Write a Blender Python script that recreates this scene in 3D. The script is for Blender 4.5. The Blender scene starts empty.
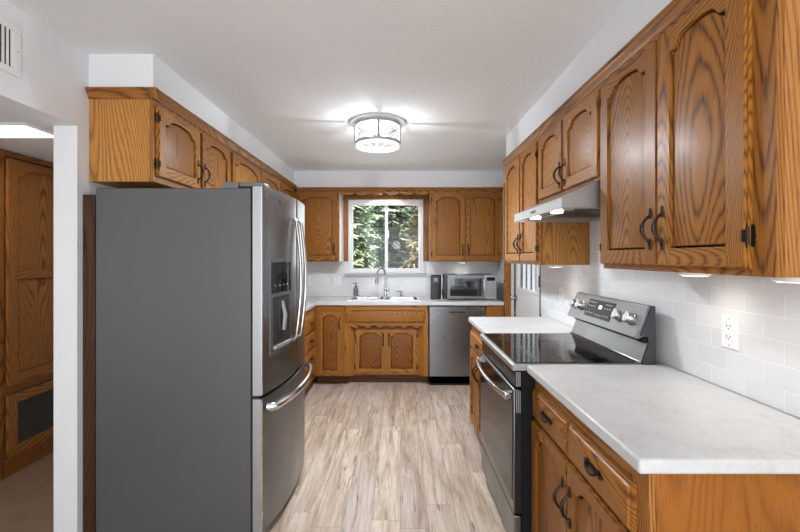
import bpy, bmesh, math, random
from mathutils import Vector, Matrix
random.seed(7)
PI = math.pi
sc = bpy.context.scene
COL = sc.collection

# ------------------------------------------------------------------ camera
cd = bpy.data.cameras.new('camera'); cam = bpy.data.objects.new('camera', cd); COL.objects.link(cam)
cam.location = (0, 0, 1.41); cam.rotation_euler = (PI/2, 0, 0)
cd.sensor_width = 36; cd.lens = 36*410/800; cd.shift_y = -8.5/800
cd.clip_start = 0.02; cd.clip_end = 200
sc.camera = cam
# ------------------------------------------------------------------ world, sun, exposure
sc.view_settings.view_transform = 'Standard'; sc.view_settings.look = 'None'
sc.view_settings.exposure = 0.10; sc.view_settings.gamma = 1.0; sc.view_settings.use_curve_mapping = False
w = bpy.data.worlds.new('world'); sc.world = w; w.use_nodes = True
bg = w.node_tree.nodes['Background']; bg.inputs[0].default_value = (.84, .92, 1, 1); bg.inputs[1].default_value = 2.0

def lamp(kind, name, loc, rot, energy, color=(1, 1, 1), **k):
    d = bpy.data.lights.new(name, kind); d.energy = energy; d.color = color
    for a, b in k.items(): setattr(d, a, b)
    o = bpy.data.objects.new(name, d); COL.objects.link(o); o.location = loc; o.rotation_euler = rot
    return o
lamp('SUN', 'sun', (0, 0, 8), (math.radians(42), 0, math.radians(-28)), 20.0, (1, .95, .86), angle=.02)
# added fill for the kitchen, set inside the unseen opening behind the camera
lamp('AREA', 'fill_behind', (-.15, -2.35, 1.3), (PI/2, 0, 0), 46, (.86, .93, 1), shape='RECTANGLE', size=2.4, size_y=2.1)
# added fill for the closed side hall, which has no window
lamp('AREA', 'hall_fill', (-2.35, .35, 1.3), (PI/2, 0, 0), 5, (1, .95, .88), shape='RECTANGLE', size=.9, size_y=1.6)
lamp('POINT', 'fill_point', (-.1, -.9, 1.75), (0, 0, 0), 8, (.86, .93, 1), shadow_soft_size=.12)  # unseen point lamp added behind the camera to brighten the ceiling
lamp('AREA', 'daylight_window', (-.18, 5.45, 1.68), (-PI/2, 0, 0), 9, (.92, .97, 1), shape='RECTANGLE', size=.9, size_y=.85)
CEIL_W, PUCK_W, HOOD_W = 42, 1.5, 1.6

# ------------------------------------------------------------------ materials
def mat(name, base=(.8, .8, .8), rough=.5, metal=0.0, emit=None, es=1.0, coat=0.0):
    m = bpy.data.materials.new(name); m.use_nodes = True
    b = m.node_tree.nodes['Principled BSDF']
    b.inputs['Base Color'].default_value = (*base, 1); b.inputs['Roughness'].default_value = rough
    b.inputs['Metallic'].default_value = metal; b.inputs['Coat Weight'].default_value = coat
    if emit: b.inputs['Emission Color'].default_value = (*emit, 1); b.inputs['Emission Strength'].default_value = es
    return m
class N:
    def __init__(s, m): s.t = m.node_tree; s.b = s.t.nodes['Principled BSDF']
    def n(s, typ, **k):
        x = s.t.nodes.new(typ)
        for a, b in k.items(): setattr(x, a, b)
        return x
    def l(s, a, b): s.t.links.new(a, b)
    def math(s, op, a, b=None, c=None):
        x = s.n('ShaderNodeMath', operation=op)
        for i, v in enumerate((a, b, c)):
            if v is None: continue
            if isinstance(v, (int, float)): x.inputs[i].default_value = v
            else: s.l(v, x.inputs[i])
        return x.outputs[0]
    def ramp(s, f, stops):
        r = s.n('ShaderNodeValToRGB'); e = r.color_ramp.elements
        while len(e) < len(stops): e.new(.5)
        for i, (p, c) in enumerate(stops): e[i].position = p; e[i].color = (*c, 1)
        s.l(f, r.inputs[0]); return r.outputs[0]
    def mix(s, f, a, b, mode='MIX'):
        x = s.n('ShaderNodeMix', data_type='RGBA', blend_type=mode)
        for i, v in ((0, f), (6, a), (7, b)):
            if isinstance(v, (int, float)): x.inputs[i].default_value = v
            elif isinstance(v, tuple): x.inputs[i].default_value = (*v, 1)
            else: s.l(v, x.inputs[i])
        return x.outputs[2]
    def noise(s, vec, scale=1, detail=2, rough=.5, dist=0):
        x = s.n('ShaderNodeTexNoise'); x.inputs['Scale'].default_value = scale; x.inputs['Detail'].default_value = detail
        x.inputs['Roughness'].default_value = rough; x.inputs['Distortion'].default_value = dist
        s.l(vec, x.inputs['Vector']); return x.outputs[0]
    def vmul(s, v, sc_):
        x = s.n('ShaderNodeVectorMath', operation='MULTIPLY'); s.l(v, x.inputs[0]); x.inputs[1].default_value = sc_; return x.outputs[0]
    def bump(s, h, strength=.3, dist=.01):
        x = s.n('ShaderNodeBump'); x.inputs['Strength'].default_value = strength; x.inputs['Distance'].default_value = dist
        s.l(h, x.inputs['Height']); s.l(x.outputs[0], s.b.inputs['Normal'])
    def coord(s, rnd=True):
        tc = s.n('ShaderNodeTexCoord'); v = tc.outputs['Object']
        if rnd:
            oi = s.n('ShaderNodeObjectInfo'); x = s.n('ShaderNodeVectorMath', operation='ADD')
            s.l(v, x.inputs[0]); s.l(s.math('MULTIPLY', oi.outputs['Random'], 37.0), x.inputs[1]); v = x.outputs[0]
            s.rnd = oi.outputs['Random']
        return v

def oak(name, axis, light=(.45, .185, .036), dark=(.065, .020, .0038), rings=80, rough=.40):
    m = mat(name, rough=rough, coat=.05); g = N(m); v = g.coord(); g.b.inputs['Specular IOR Level'].default_value = .22; g.b.inputs['Coat Roughness'].default_value = .22
    def sc3(a, b): return tuple(b if i == 'xyz'.index(axis) else a for i in range(3))
    fine = g.noise(g.vmul(v, sc3(210, 6)), 1, 3, .62)
    n1 = g.math('ADD', g.noise(g.vmul(v, sc3(3.6, .50)), 1, .6, .35, 0), g.math('MULTIPLY', g.noise(g.vmul(v, sc3(60, 14)), 1, 2, .6), .006))
    r = g.math('PINGPONG', g.math('MULTIPLY', n1, float(rings)), .5)
    r = g.math('POWER', g.math('MULTIPLY', r, 2.0), 2.4)
    r = g.math('MULTIPLY', r, g.math('ADD', .25, g.math('MULTIPLY', fine, 1.5)))
    big = g.noise(g.vmul(v, sc3(9, 1.2)), 1, 2, .5)
    f = g.math('ADD', g.math('MULTIPLY', r, .66), g.math('MULTIPLY', fine, .45))
    mid = tuple((a*.62+b*.38) for a, b in zip(light, dark))
    c = g.ramp(f, [(.16, light), (.45, mid), (.88, dark)])
    c = g.mix(g.math('MULTIPLY', big, .5), c, tuple(a*.80 for a in mid))
    tone = g.ramp(g.rnd, [(0, (.86, .80, .78)), (.5, (1, .97, .93)), (1, (1.12, 1.12, 1.05))])
    c = g.mix(1.0, c, tone, 'MULTIPLY')
    pore = g.noise(g.vmul(v, sc3(420, 14)), 1, 1, .5)
    pm = g.ramp(pore, [(.60, (1, 1, 1)), (.74, (.55, .5, .48))])
    c = g.mix(1.0, c, pm, 'MULTIPLY')
    g.l(c, g.b.inputs['Base Color'])
    g.bump(fine, .12, .002)
    return m
OV, OX, OY = oak('oak_vertical', 'z'), oak('oak_along_x', 'x'), oak('oak_along_y', 'y')
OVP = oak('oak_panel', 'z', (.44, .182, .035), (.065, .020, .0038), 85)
OVPB = oak('oak_base_panel', 'z', (.31, .112, .020), (.05, .014, .003), 85)  # redder stain, with the dimmer light low down put into the darker colour
OVY = oak('oak_side_veneer', 'z', (.54, .255, .070), (.21, .080, .020), 48)
OSM = oak('oak_smooth_side', 'z', (.37, .132, .015), (.25, .083, .009), 30)
OHALL = oak('oak_hall', 'z', (.40, .165, .040), (.09, .028, .007), 56)
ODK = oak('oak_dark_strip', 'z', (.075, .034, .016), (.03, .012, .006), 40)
OTOE = oak('oak_toe', 'x', (.17, .068, .022), (.06, .02, .006), 30)
OCX, OCY = oak('oak_crown_along_x', 'x', (.37, .150, .036), (.07, .022, .006), 50), oak('oak_crown_along_y', 'y', (.37, .150, .036), (.07, .022, .006), 50)

def plaster(name, col, strength=.25, scale=150, rough=.75):
    m = mat(name, col, rough); g = N(m); v = g.coord(False)
    h = g.noise(v, scale, 3, .6); g.bump(h, strength, .004); return m
WALL = plaster('white_wall_paint', (.78, .79, .81), .12, 120)
CEIL = plaster('textured_ceiling_paint', (.82, .835, .85), .6, 55, .7)
WHITE = mat('white_gloss_paint', (.80, .80, .80), .4)
VINYL = mat('white_vinyl', (.82, .83, .84), .35)
PLATE = mat('white_plate_plastic', (.82, .82, .81), .3)
BLACK = mat('black_plastic', (.012, .012, .013), .35)
BLACKM = mat('black_matte', (.010, .010, .011), .7)
BLACKM.node_tree.nodes['Principled BSDF'].inputs['Specular IOR Level'].default_value = .2
GAP = mat('dark_gap', (.01, .01, .01), .9)
BRONZE = mat('antique_bronze', (.035, .028, .022), .38, .85)
DGLASS = mat('black_ceramic_glass', (.006, .006, .007), .07)
PNL = mat('black_panel', (.008, .008, .009), .3); PNL.node_tree.nodes['Principled BSDF'].inputs['Specular IOR Level'].default_value = .25
RING = mat('burner_ring_grey', (.14, .14, .145), .25)
CHROME = mat('chrome', (.60, .61, .62), .14, 1)
NICKEL = mat('brushed_nickel', (.42, .42, .42), .45, .5)
LENS = mat('lit_lens', (.9, .9, .88), .4, emit=(1, .95, .86), es=9)
BULB = mat('lit_bulb', (.9, .9, .9), .4, emit=(1, .98, .95), es=6)
FLUOR = mat('lit_diffuser', (.9, .9, .9), .5, emit=(1, .99, .96), es=2.2)
CLOCK = mat('lit_clock', (.8, .9, .9), .4, emit=(.8, .95, 1), es=2.5)
MARK = mat('pale_print', (.55, .55, .56), .5)
BARK = mat('bark', (.09, .06, .04), .9)
SINKW = mat('white_sink_enamel', (.80, .80, .79), .18)
LATT = mat('lattice_metal', (.10, .085, .07), .5, .6)

def steel(name, base=(.46, .465, .47), rough=.27, axis='z', var=.5):
    m = mat(name, base, rough, 1); g = N(m); v = g.coord()
    s3 = tuple(2 if i == 'xyz'.index(axis) else 260 for i in range(3))
    n = g.noise(g.vmul(v, s3), 1, 2, .6); sm = g.noise(v, 4.5, 4, .6, 1.0)
    g.l(g.math('ADD', g.math('MULTIPLY', sm, .22*var), g.math('ADD', g.math('MULTIPLY', n, .05), rough-.13)), g.b.inputs['Roughness'])
    c = g.mix(g.math('MULTIPLY', sm, var), base, tuple(b*.62 for b in base)); g.l(c, g.b.inputs['Base Color'])
    return m
STEEL, STEELX = steel('brushed_steel', (.29, .295, .31), .34), steel('brushed_steel_across', (.26, .265, .27), .36, 'x')
FSTEEL = steel('fridge_steel', (.27, .275, .285), .32, 'z', .9)
LSTEEL = mat('pale_steel', (.42, .42, .425), .38, .75)
def fside():
    m = mat('grey_textured_fridge_side', (.108, .109, .110), .42, .3); g = N(m); v = g.coord(False)
    g.bump(g.noise(v, 380, 2, .5), .25, .001); return m
FSIDE = fside()

def counter_mat():
    m = mat('white_mottled_laminate', rough=.32); g = N(m); v = g.coord(False)
    a = g.noise(v, 5, 6, .65, .6); b = g.noise(v, 60, 3, .6)
    f = g.math('ADD', g.math('MULTIPLY', a, .7), g.math('MULTIPLY', b, .3))
    g.l(g.ramp(f, [(.36, (.49, .49, .485)), (.5, (.575, .575, .57)), (.66, (.62, .62, .615))]), g.b.inputs['Base Color']); return m
COUNTER = counter_mat()

def tile_mat(name, plane):
    m = mat(name, rough=.1); g = N(m); v = g.coord(False)
    s = g.n('ShaderNodeSeparateXYZ'); g.l(v, s.inputs[0]); c = g.n('ShaderNodeCombineXYZ')
    g.l(s.outputs[0 if plane == 'x' else 1], c.inputs[0]); g.l(s.outputs[2], c.inputs[1])
    b = g.n('ShaderNodeTexBrick'); g.l(c.outputs[0], b.inputs['Vector'])
    b.inputs['Scale'].default_value = 1; b.inputs['Brick Width'].default_value = .152; b.inputs['Row Height'].default_value = .0762
    b.inputs['Mortar Size'].default_value = .0018; b.inputs['Mortar Smooth'].default_value = .3; b.inputs['Bias'].default_value = 0
    b.inputs['Color1'].default_value = (.70, .70, .705, 1); b.inputs['Color2'].default_value = (.76, .76, .76, 1); b.inputs['Mortar'].default_value = (.79, .79, .79, 1)
    g.l(b.outputs['Color'], g.b.inputs['Base Color'])
    h = g.math('ADD', g.math('MULTIPLY', b.outputs['Fac'], -1.0), g.math('MULTIPLY', g.noise(v, 7, 1, .5), .8))
    g.bump(h, .35, .003)
    g.l(g.math('ADD', g.math('MULTIPLY', b.outputs['Fac'], .5), .12), g.b.inputs['Roughness'])
    return m
TILEX, TILEY = tile_mat('white_subway_tile_back', 'x'), tile_mat('white_subway_tile_side', 'y')

def floor_mat():
    m = mat('vinyl_plank_floor', rough=.30); g = N(m); v = g.coord(False)
    s = g.n('ShaderNodeSeparateXYZ'); g.l(v, s.inputs[0]); x, y = s.outputs[0], s.outputs[1]
    u = g.math('DIVIDE', x, .152); row = g.math('FLOOR', u)
    wn = g.n('ShaderNodeTexWhiteNoise', noise_dimensions='1D'); g.l(row, wn.inputs['W'])
    t = g.math('ADD', g.math('DIVIDE', y, 1.22), g.math('MULTIPLY', wn.outputs[0], 7.3)); pl = g.math('FLOOR', t)
    w2 = g.n('ShaderNodeTexWhiteNoise', noise_dimensions='2D'); cb = g.n('ShaderNodeCombineXYZ')
    g.l(row, cb.inputs[0]); g.l(pl, cb.inputs[1]); g.l(cb.outputs[0], w2.inputs['Vector']); rnd = w2.outputs[0]
    off = g.n('ShaderNodeCombineXYZ'); g.l(g.math('MULTIPLY', rnd, 40.0), off.inputs[0]); g.l(g.math('MULTIPLY', rnd, 23.0), off.inputs[1])
    ad = g.n('ShaderNodeVectorMath', operation='ADD'); g.l(v, ad.inputs[0]); g.l(off.outputs[0], ad.inputs[1]); vv = ad.outputs[0]
    n1 = g.noise(g.vmul(vv, (13, 1.5, 1)), 1, 4, .62, .7); n2 = g.noise(g.vmul(vv, (85, 4, 1)), 1, 3, .6, .3)
    f = g.math('ADD', g.math('MULTIPLY', n1, .62), g.math('MULTIPLY', n2, .38))
    c = g.ramp(f, [(.30, (.24, .16, .11)), (.42, (.40, .30, .22)), (.54, (.55, .455, .375)), (.70, (.69, .63, .57))])
    crack = g.noise(g.vmul(vv, (22, 2.2, 1)), 1, 3, .7, 1.6)
    c = g.mix(1.0, c, g.ramp(crack, [(.30, (.40, .32, .27)), (.38, (1, 1, 1))]), 'MULTIPLY')
    c = g.mix(1.0, c, g.ramp(rnd, [(0, (.85, .83, .85)), (.5, (.97, .95, .93)), (1, (1.07, 1.05, 1.02))]), 'MULTIPLY')
    fu = g.math('FRACT', u); ft = g.math('FRACT', t)
    eu = g.math('LESS_THAN', g.math('MINIMUM', fu, g.math('SUBTRACT', 1.0, fu)), .008)
    et = g.math('LESS_THAN', g.math('MINIMUM', ft, g.math('SUBTRACT', 1.0, ft)), .0014)
    c = g.mix(g.math('MULTIPLY', g.math('MAXIMUM', eu, et), .55), c, (.10, .075, .055))
    g.l(c, g.b.inputs['Base Color']); g.bump(n2, .08, .002)
    g.l(g.math('ADD', g.math('MULTIPLY', n1, .2), .22), g.b.inputs['Roughness'])
    return m
FLOOR = floor_mat()
def hall_tile():
    m = mat('tan_tile_floor', rough=.4); g = N(m); v = g.coord(False)
    mp = g.n('ShaderNodeMapping'); mp.inputs['Rotation'].default_value = (0, 0, .02); g.l(v, mp.inputs[0])
    b = g.n('ShaderNodeTexBrick'); b.offset = .5; g.l(mp.outputs[0], b.inputs['Vector'])
    b.inputs['Scale'].default_value = 1; b.inputs['Brick Width'].default_value = .30; b.inputs['Row Height'].default_value = .20
    b.inputs['Mortar Size'].default_value = .003
    b.inputs['Color1'].default_value = (.24, .155, .10, 1); b.inputs['Color2'].default_value = (.29, .19, .125, 1); b.inputs['Mortar'].default_value = (.14, .09, .06, 1)
    c = g.mix(.5, b.outputs['Color'], g.ramp(g.noise(v, 9, 5, .65, .8), [(.3, (.20, .13, .085)), (.7, (.34, .235, .16))]))
    g.l(c, g.b.inputs['Base Color']); g.bump(g.math('MULTIPLY', b.outputs['Fac'], -1.0), .4, .003); return m
HALLT = hall_tile()
def glass(name, tint=(.98, .99, .99), gl=.08):
    m = bpy.data.materials.new(name); m.use_nodes = True; t = m.node_tree; t.nodes.clear()
    o = t.nodes.new('ShaderNodeOutputMaterial'); a = t.nodes.new('ShaderNodeBsdfTransparent'); a.inputs[0].default_value = (*tint, 1)
    b = t.nodes.new('ShaderNodeBsdfGlossy'); b.inputs['Roughness'].default_value = .02; mx = t.nodes.new('ShaderNodeMixShader')
    fr = t.nodes.new('ShaderNodeFresnel'); fr.inputs[0].default_value = 1.3
    t.links.new(fr.outputs[0], mx.inputs[0]); t.links.new(a.outputs[0], mx.inputs[1]); t.links.new(b.outputs[0], mx.inputs[2]); t.links.new(mx.outputs[0], o.inputs[0])
    return m
GLASS = glass('clear_glass'); SCREEN = glass('screened_glass', (.80, .77, .74)); SOAPG = glass('grey_bottle_glass', (.50, .51, .52))
def leafmat(name, c1, c2):
    m = mat(name, rough=.7); g = N(m); v = g.coord(); g.l(g.ramp(g.noise(v, 3.5, 4, .7), [(.35, c1), (.65, c2)]), g.b.inputs['Base Color']); return m
NEED = [leafmat('spruce_needles', (.06, .10, .05), (.36, .41, .24)), leafmat('bluish_needles', (.10, .16, .11), (.34, .44, .30)),
        leafmat('brown_tinged_needles', (.12, .10, .06), (.36, .33, .20))]
GRASS = leafmat('grass', (.07, .13, .03), (.20, .30, .08))

# ------------------------------------------------------------------ mesh helper
class MB:
    def __init__(s): s.v = []; s.f = []; s.m = []
    def add(s, vs, fs, m=0):
        b = len(s.v); s.v += [tuple(p) for p in vs]; s.f += [tuple(b+i for i in f) for f in fs]; s.m += [m]*len(fs); return s
    def box(s, x0, x1, y0, y1, z0, z1, m=0):
        vs = [(x, y, z) for z in (z0, z1) for y in (y0, y1) for x in (x0, x1)]
        return s.add(vs, [(0, 2, 3, 1), (4, 5, 7, 6), (0, 1, 5, 4), (2, 6, 7, 3), (0, 4, 6, 2), (1, 3, 7, 5)], m)
    def prism(s, poly, ax, a0, a1, m=0):
        # poly in the plane of the two other axes (in xyz order); ax = extrusion axis
        n = len(poly)
        def P(p, a): return {'x': (a, p[0], p[1]), 'y': (p[0], a, p[1]), 'z': (p[0], p[1], a)}[ax]
        vs = [P(p, a0) for p in poly]+[P(p, a1) for p in poly]
        return s.add(vs, [tuple(range(n))[::-1], tuple(range(n, 2*n))]+[(i, (i+1) % n, n+(i+1) % n, n+i) for i in range(n)], m)
    def loft(s, loops, m=0, cap0=True, cap1=True):
        n = len(loops[0]); vs = [p for L in loops for p in L]; fs = []
        for k in range(len(loops)-1):
            for i in range(n): fs.append((k*n+i, k*n+(i+1) % n, (k+1)*n+(i+1) % n, (k+1)*n+i))
        if cap0: fs.append(tuple(range(n))[::-1])
        if cap1: fs.append(tuple(range((len(loops)-1)*n, len(loops)*n)))
        return s.add(vs, fs, m)
    def lathe(s, prof, c=(0, 0, 0), ax='z', seg=24, m=0):
        L = []
        for r, h in prof:
            r = max(r, 1e-5); ring = []
            for i in range(seg):
                a = 2*PI*i/seg; p, q = r*math.cos(a), r*math.sin(a)
                ring.append({'z': (c[0]+p, c[1]+q, c[2]+h), 'y': (c[0]+p, c[1]+h, c[2]+q), 'x': (c[0]+h, c[1]+p, c[2]+q)}[ax])
            L.append(ring)
        return s.loft(L, m)
    def tube(s, pts, r, seg=10, m=0, flat=1.0):
        pts = [Vector(p) for p in pts]; n = len(pts); L = []
        rr = r if isinstance(r, (list, tuple)) else [r]*n
        t0 = (pts[1]-pts[0]).normalized(); up = Vector((0, 0, 1)) if abs(t0.z) < .9 else Vector((0, 1, 0))
        u = t0.cross(up).normalized()
        for i in range(n):
            t = (pts[min(i+1, n-1)]-pts[max(i-1, 0)]).normalized()
            u = (u-t*u.dot(t)).normalized(); v = t.cross(u)
            L.append([tuple(pts[i]+u*math.cos(2*PI*k/seg)*rr[i]+v*math.sin(2*PI*k/seg)*rr[i]*flat) for k in range(seg)])
        return s.loft(L, m)
    def ell(s, c, rx, ry, rz, m=0, seg=12, rings=8):
        L = []
        for k in range(rings+1):
            a = -PI/2+PI*k/rings; cr = max(math.cos(a), .001)
            L.append([(c[0]+rx*cr*math.cos(2*PI*i/seg), c[1]+ry*cr*math.sin(2*PI*i/seg), c[2]+rz*math.sin(a)) for i in range(seg)])
        return s.loft(L, m)
    def mesh(s, name, mats):
        me = bpy.data.meshes.new(name); me.from_pydata(s.v, [], s.f)
        for m in (mats if isinstance(mats, (list, tuple)) else [mats]): me.materials.append(m)
        me.polygons.foreach_set('material_index', s.m); me.update()
        bm = bmesh.new(); bm.from_mesh(me); bmesh.ops.recalc_face_normals(bm, faces=bm.faces); bm.to_mesh(me); bm.free()
        me.polygons.foreach_set('use_smooth', [True]*len(me.polygons)); me.set_sharp_from_angle(angle=.55)
        return me
    def build(s, name, mats, parent=None, loc=(0, 0, 0), rot=(0, 0, 0), bevel=0, seg=2):
        return place(s.mesh(name, mats), name, parent, loc, rot, bevel, seg)
def place(me, name, parent=None, loc=(0, 0, 0), rot=(0, 0, 0), bevel=0, seg=2):
    o = bpy.data.objects.new(name, me); COL.objects.link(o); o.parent = parent; o.location = loc; o.rotation_euler = rot
    if bevel:
        b = o.modifiers.new('bevel', 'BEVEL'); b.width = bevel; b.segments = seg; b.limit_method = 'ANGLE'; b.angle_limit = .7
    return o
def tag(o, label, cat, group=None, kind=None):
    o['label'] = label; o['category'] = cat
    if group: o['group'] = group
    if kind: o['kind'] = kind
    return o
def thing(name, label, cat, loc=(0, 0, 0), rz=0, group=None):
    o = bpy.data.objects.new(name, None); COL.objects.link(o); o.location = loc; o.rotation_euler = (0, 0, rz); o.empty_display_size = .1
    return tag(o, label, cat, group)
def struct(o, label=None, cat=None):
    o['kind'] = 'structure'
    if label: o['label'] = label
    if cat: o['category'] = cat
    return o
def bx(x0, x1, y0, y1, z0, z1): return MB().box(x0, x1, y0, y1, z0, z1)

# ------------------------------------------------------------------ the room
XL, XR, YB, HC = -1.575, 1.22, 5.17, 2.44
YR = -2.6
CT = .923                                            # counter top height
struct(bx(XL, XR, YR, 5.35, -.05, 0).build('floor', FLOOR), 'light greyish tan wood-look plank floor running through the kitchen', 'floor')
struct(bx(-2.9, XL, .2, 3.5, -.05, -.001).build('floor_hall', HALLT), 'tan tile floor of the side hall beyond the wall opening', 'floor')
struct(bx(XL-.02, XR+.12, YR, 5.35, HC, HC+.05).build('ceiling', CEIL), 'white lightly textured kitchen ceiling', 'ceiling')
struct(bx(-2.95, XL-.115, .15, 3.5, 2.10, 2.14).build('ceiling_hall', WALL), 'lower white ceiling of the side hall', 'ceiling')
# back wall with the window opening
WX0, WX1, WZ0, WZ1 = -.652, .292, 1.215, 2.140
b = MB(); b.box(XL-.12, WX0, YB, YB+.15, 0, HC); b.box(WX1, XR+.12, YB, YB+.15, 0, HC); b.box(WX0, WX1, YB, YB+.15, 0, WZ0); b.box(WX0, WX1, YB, YB+.15, WZ1, HC)
struct(b.build('wall_back', WALL), 'white back wall around the sink window', 'wall')
# left wall, opening to the hall between y .85 and 2.0
b = MB(); b.box(XL-.115, XL, 2.0, YB, 0, HC); b.box(XL-.115, XL, .85, 2.0, 2.052, HC); b.box(XL-.115, XL, YR, .85, 0, HC)
struct(b.build('wall_left', WALL), 'white left wall with an opening to the side hall', 'wall')
# right wall with the opening of the outside door
b = MB(); b.box(XR, XR+.12, 4.40, YB, 0, HC); b.box(XR, XR+.12, 3.54, 4.40, 2.05, HC); b.box(XR, XR+.12, YR, 3.54, 0, HC)
struct(b.build('wall_right', WALL), 'white right wall above and beside the tile', 'wall')
# rear wall behind the camera with a wide unseen opening, added to let sky light in
b = MB(); b.box(XL, -1.4, YR-.1, YR, 0, HC); b.box(1.1, XR, YR-.1, YR, 0, HC); b.box(-1.4, 1.1, YR-.1, YR, 2.15, HC)
struct(b.build('wall_rear', WALL))
# hall walls
struct(bx(-3.05, -2.95, .1, 3.5, 0, 2.14).build('wall_hall_left', WALL))
struct(bx(-2.95, XL-.115, 3.4, 3.5, 0, 2.1).build('wall_hall_back', WALL))
struct(bx(-2.95, XL-.115, .05, .15, 0, 2.14).build('wall_hall_front', WALL))
# soffits
struct(bx(XL, -1.25, 2.075, YB, 2.262, HC).build('wall_soffit_left', WALL), 'white soffit above the left wall cabinets', 'soffit')
struct(bx(-1.25, XR, 4.86, YB, 2.240, HC).build('wall_soffit_back', WALL), 'white soffit above the window and back cabinets', 'soffit')
struct(bx(.906, XR, .9, 3.50, 2.240, HC).build('wall_soffit_right', WALL), 'white soffit above the right wall cabinets', 'soffit')
# tile backsplashes
b = MB(); b.box(XL, WX0-.05, YB-.008, YB, CT, 1.362); b.box(WX1+.05, XR, YB-.008, YB, CT, 1.362); b.box(WX0-.05, WX1+.05, YB-.008, YB, CT, WZ0-.03)
struct(b.build('trim_backsplash_back', TILEX), 'white subway tile backsplash behind the sink and microwave', 'backsplash')
b = MB(); b.box(XR-.008, XR, .98, 3.53, CT, 1.364); b.box(XR-.008, XR, 1.815, 2.62, 1.364, 1.75)
struct(b.build('trim_backsplash_right', TILEY), 'white subway tile backsplash along the right wall behind the range', 'backsplash')
# crown moulding profiles
def crown(n, axis, face, a0, a1, ztop, sgn, label, m):
    z0 = ztop-.050; P = [(0, z0), (.006, z0), (.010, z0+.010), (.012, z0+.016), (.021, z0+.028), (.023, z0+.037), (.028, z0+.042), (.028, ztop), (0, ztop)]
    poly = [(face+sgn*p, z) for p, z in P]
    struct(MB().prism(poly, axis, a0, a1).build(n, m), label, 'moulding')
crown('trim_crown_left', 'y', -1.25, 2.062, 4.86, 2.262, 1, 'oak crown moulding along the left wall cabinets', OCY)
crown('trim_crown_back', 'x', 4.86, -1.222, 1.218, 2.238, -1, 'oak crown moulding across the back wall cabinets and valance', OCX)
crown('trim_crown_right', 'y', .905, .965, 3.485, 2.238, -1, 'oak crown moulding along the right wall cabinets', OCY)
crown('trim_crown_left_return', 'x', 2.075, XL+.002, -1.222, 2.262, -1, 'oak crown moulding return on the end of the left cabinets', OCX)
# oak boards around the window
b = MB(); b.box(WX0-.055, WX0, YB-.02, YB, 1.362, 2.238); b.box(WX1, WX1+.06, YB-.02, YB, 1.362, 2.238)
b.box(WX0, WX1, YB-.02, YB, WZ1+.003, 2.238, 1)
struct(b.build('trim_window_boards', [oak('oak_window_board', 'z', (.34, .13, .04), (.15, .05, .014), 8), OX], bevel=.002), 'oak boards framing the sink window', 'trim')
# the sink window: vinyl slider
wf = MB(); y0, y1 = YB-.012, YB+.07; X0, X1, Z0, Z1 = WX0, WX1, WZ0, WZ1; t = .032
wf.box(X0, X0+t, y0, y1, Z0, Z1); wf.box(X1-t, X1, y0, y1, Z0, Z1); wf.box(X0+t, X1-t, y0, y1, Z0, Z0+t); wf.box(X0+t, X1-t, y0, y1, Z1-.04, Z1)
W1 = struct(wf.build('window_1', VINYL, bevel=.004), 'white vinyl sliding window above the sink with evergreens outside', 'window')
def sash(name, xa, xb, ya, yb, gm, lab=None):
    q = MB(); r = .027
    q.box(xa, xa+r, ya, yb, Z0+t, Z1-.04); q.box(xb-r, xb, ya, yb, Z0+t, Z1-.04); q.box(xa+r, xb-r, ya, yb, Z0+t, Z0+t+r); q.box(xa+r, xb-r, ya, yb, Z1-.04-r, Z1-.04)
    o = q.build(name, VINYL, W1, bevel=.003)
    if lab: o['label'] = lab
    p = bx(xa+r, xb-r, (ya+yb)/2-.002, (ya+yb)/2+.002, Z0+t+r, Z1-.04-r).build('pane', gm, o); return o
mx = -.172
sash('sash', X0+t, mx+.02, YB+.008, YB+.030, GLASS); sash('sash', mx-.02, X1-t, YB+.032, YB+.054, SCREEN, 'fixed sash with insect screen')
bx(X0+.02, X1-.02, YB-.045, YB-.013, Z1-.075, Z1-.005).build('blind_headrail', WHITE, W1, bevel=.004)
bx(mx+.022, mx+.03, YB-.004, YB+.006, 1.66, 1.74).build('latch', CHROME, W1)
struct(bx(X0-.045, X1+.045, YB-.055, YB, WZ0-.032, WZ0-.004).build('trim_window_sill', mat('grey_sill_tile', (.52, .52, .52), .3), bevel=.004), 'pale grey tile ledge under the sink window', 'window sill')
# the outside door in the right wall
D0, D1 = 3.575, 4.37
q = MB(); dx0, dx1 = 1.232, 1.272; ga, gb, gz0, gz1 = 3.68, 4.27, 1.10, 1.90
q.box(dx0, dx1, D0, ga, .01, 2.03); q.box(dx0, dx1, gb, D1, .01, 2.03); q.box(dx0, dx1, ga, gb, .01, gz0); q.box(dx0, dx1, ga, gb, gz1, 2.03)
q.box(dx0-.008, dx0, ga-.03, gb+.03, gz0-.03, gz0); q.box(dx0-.008, dx0, ga-.03, gb+.03, gz1, gz1+.03); q.box(dx0-.008, dx0, ga-.03, ga, gz0, gz1); q.box(dx0-.008, dx0, gb, gb+.03, gz0, gz1)
DR = struct(q.build('door_1', mat('pale_grey_door_paint', (.66, .67, .66), .4), bevel=.003), 'pale grey door with a glazed upper half in the right wall', 'door')
bx(dx0+.018, dx0+.022, ga, gb, gz0, gz1).build('pane', GLASS, DR)
q = MB()
for k in range(1, 4): q.box(dx0+.004, dx0+.03, ga+(gb-ga)*k/4-.009, ga+(gb-ga)*k/4+.009, gz0, gz1)
for z in (1.37, 1.63): q.box(dx0+.004, dx0+.03, ga, gb, z-.009, z+.009)
q.build('muntin', WHITE, DR)
for z in (.25, 1.20, 1.85): bx(1.212, 1.232, 3.558, 3.594, z-.05, z+.05).build('hinge', BLACK, DR)
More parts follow.
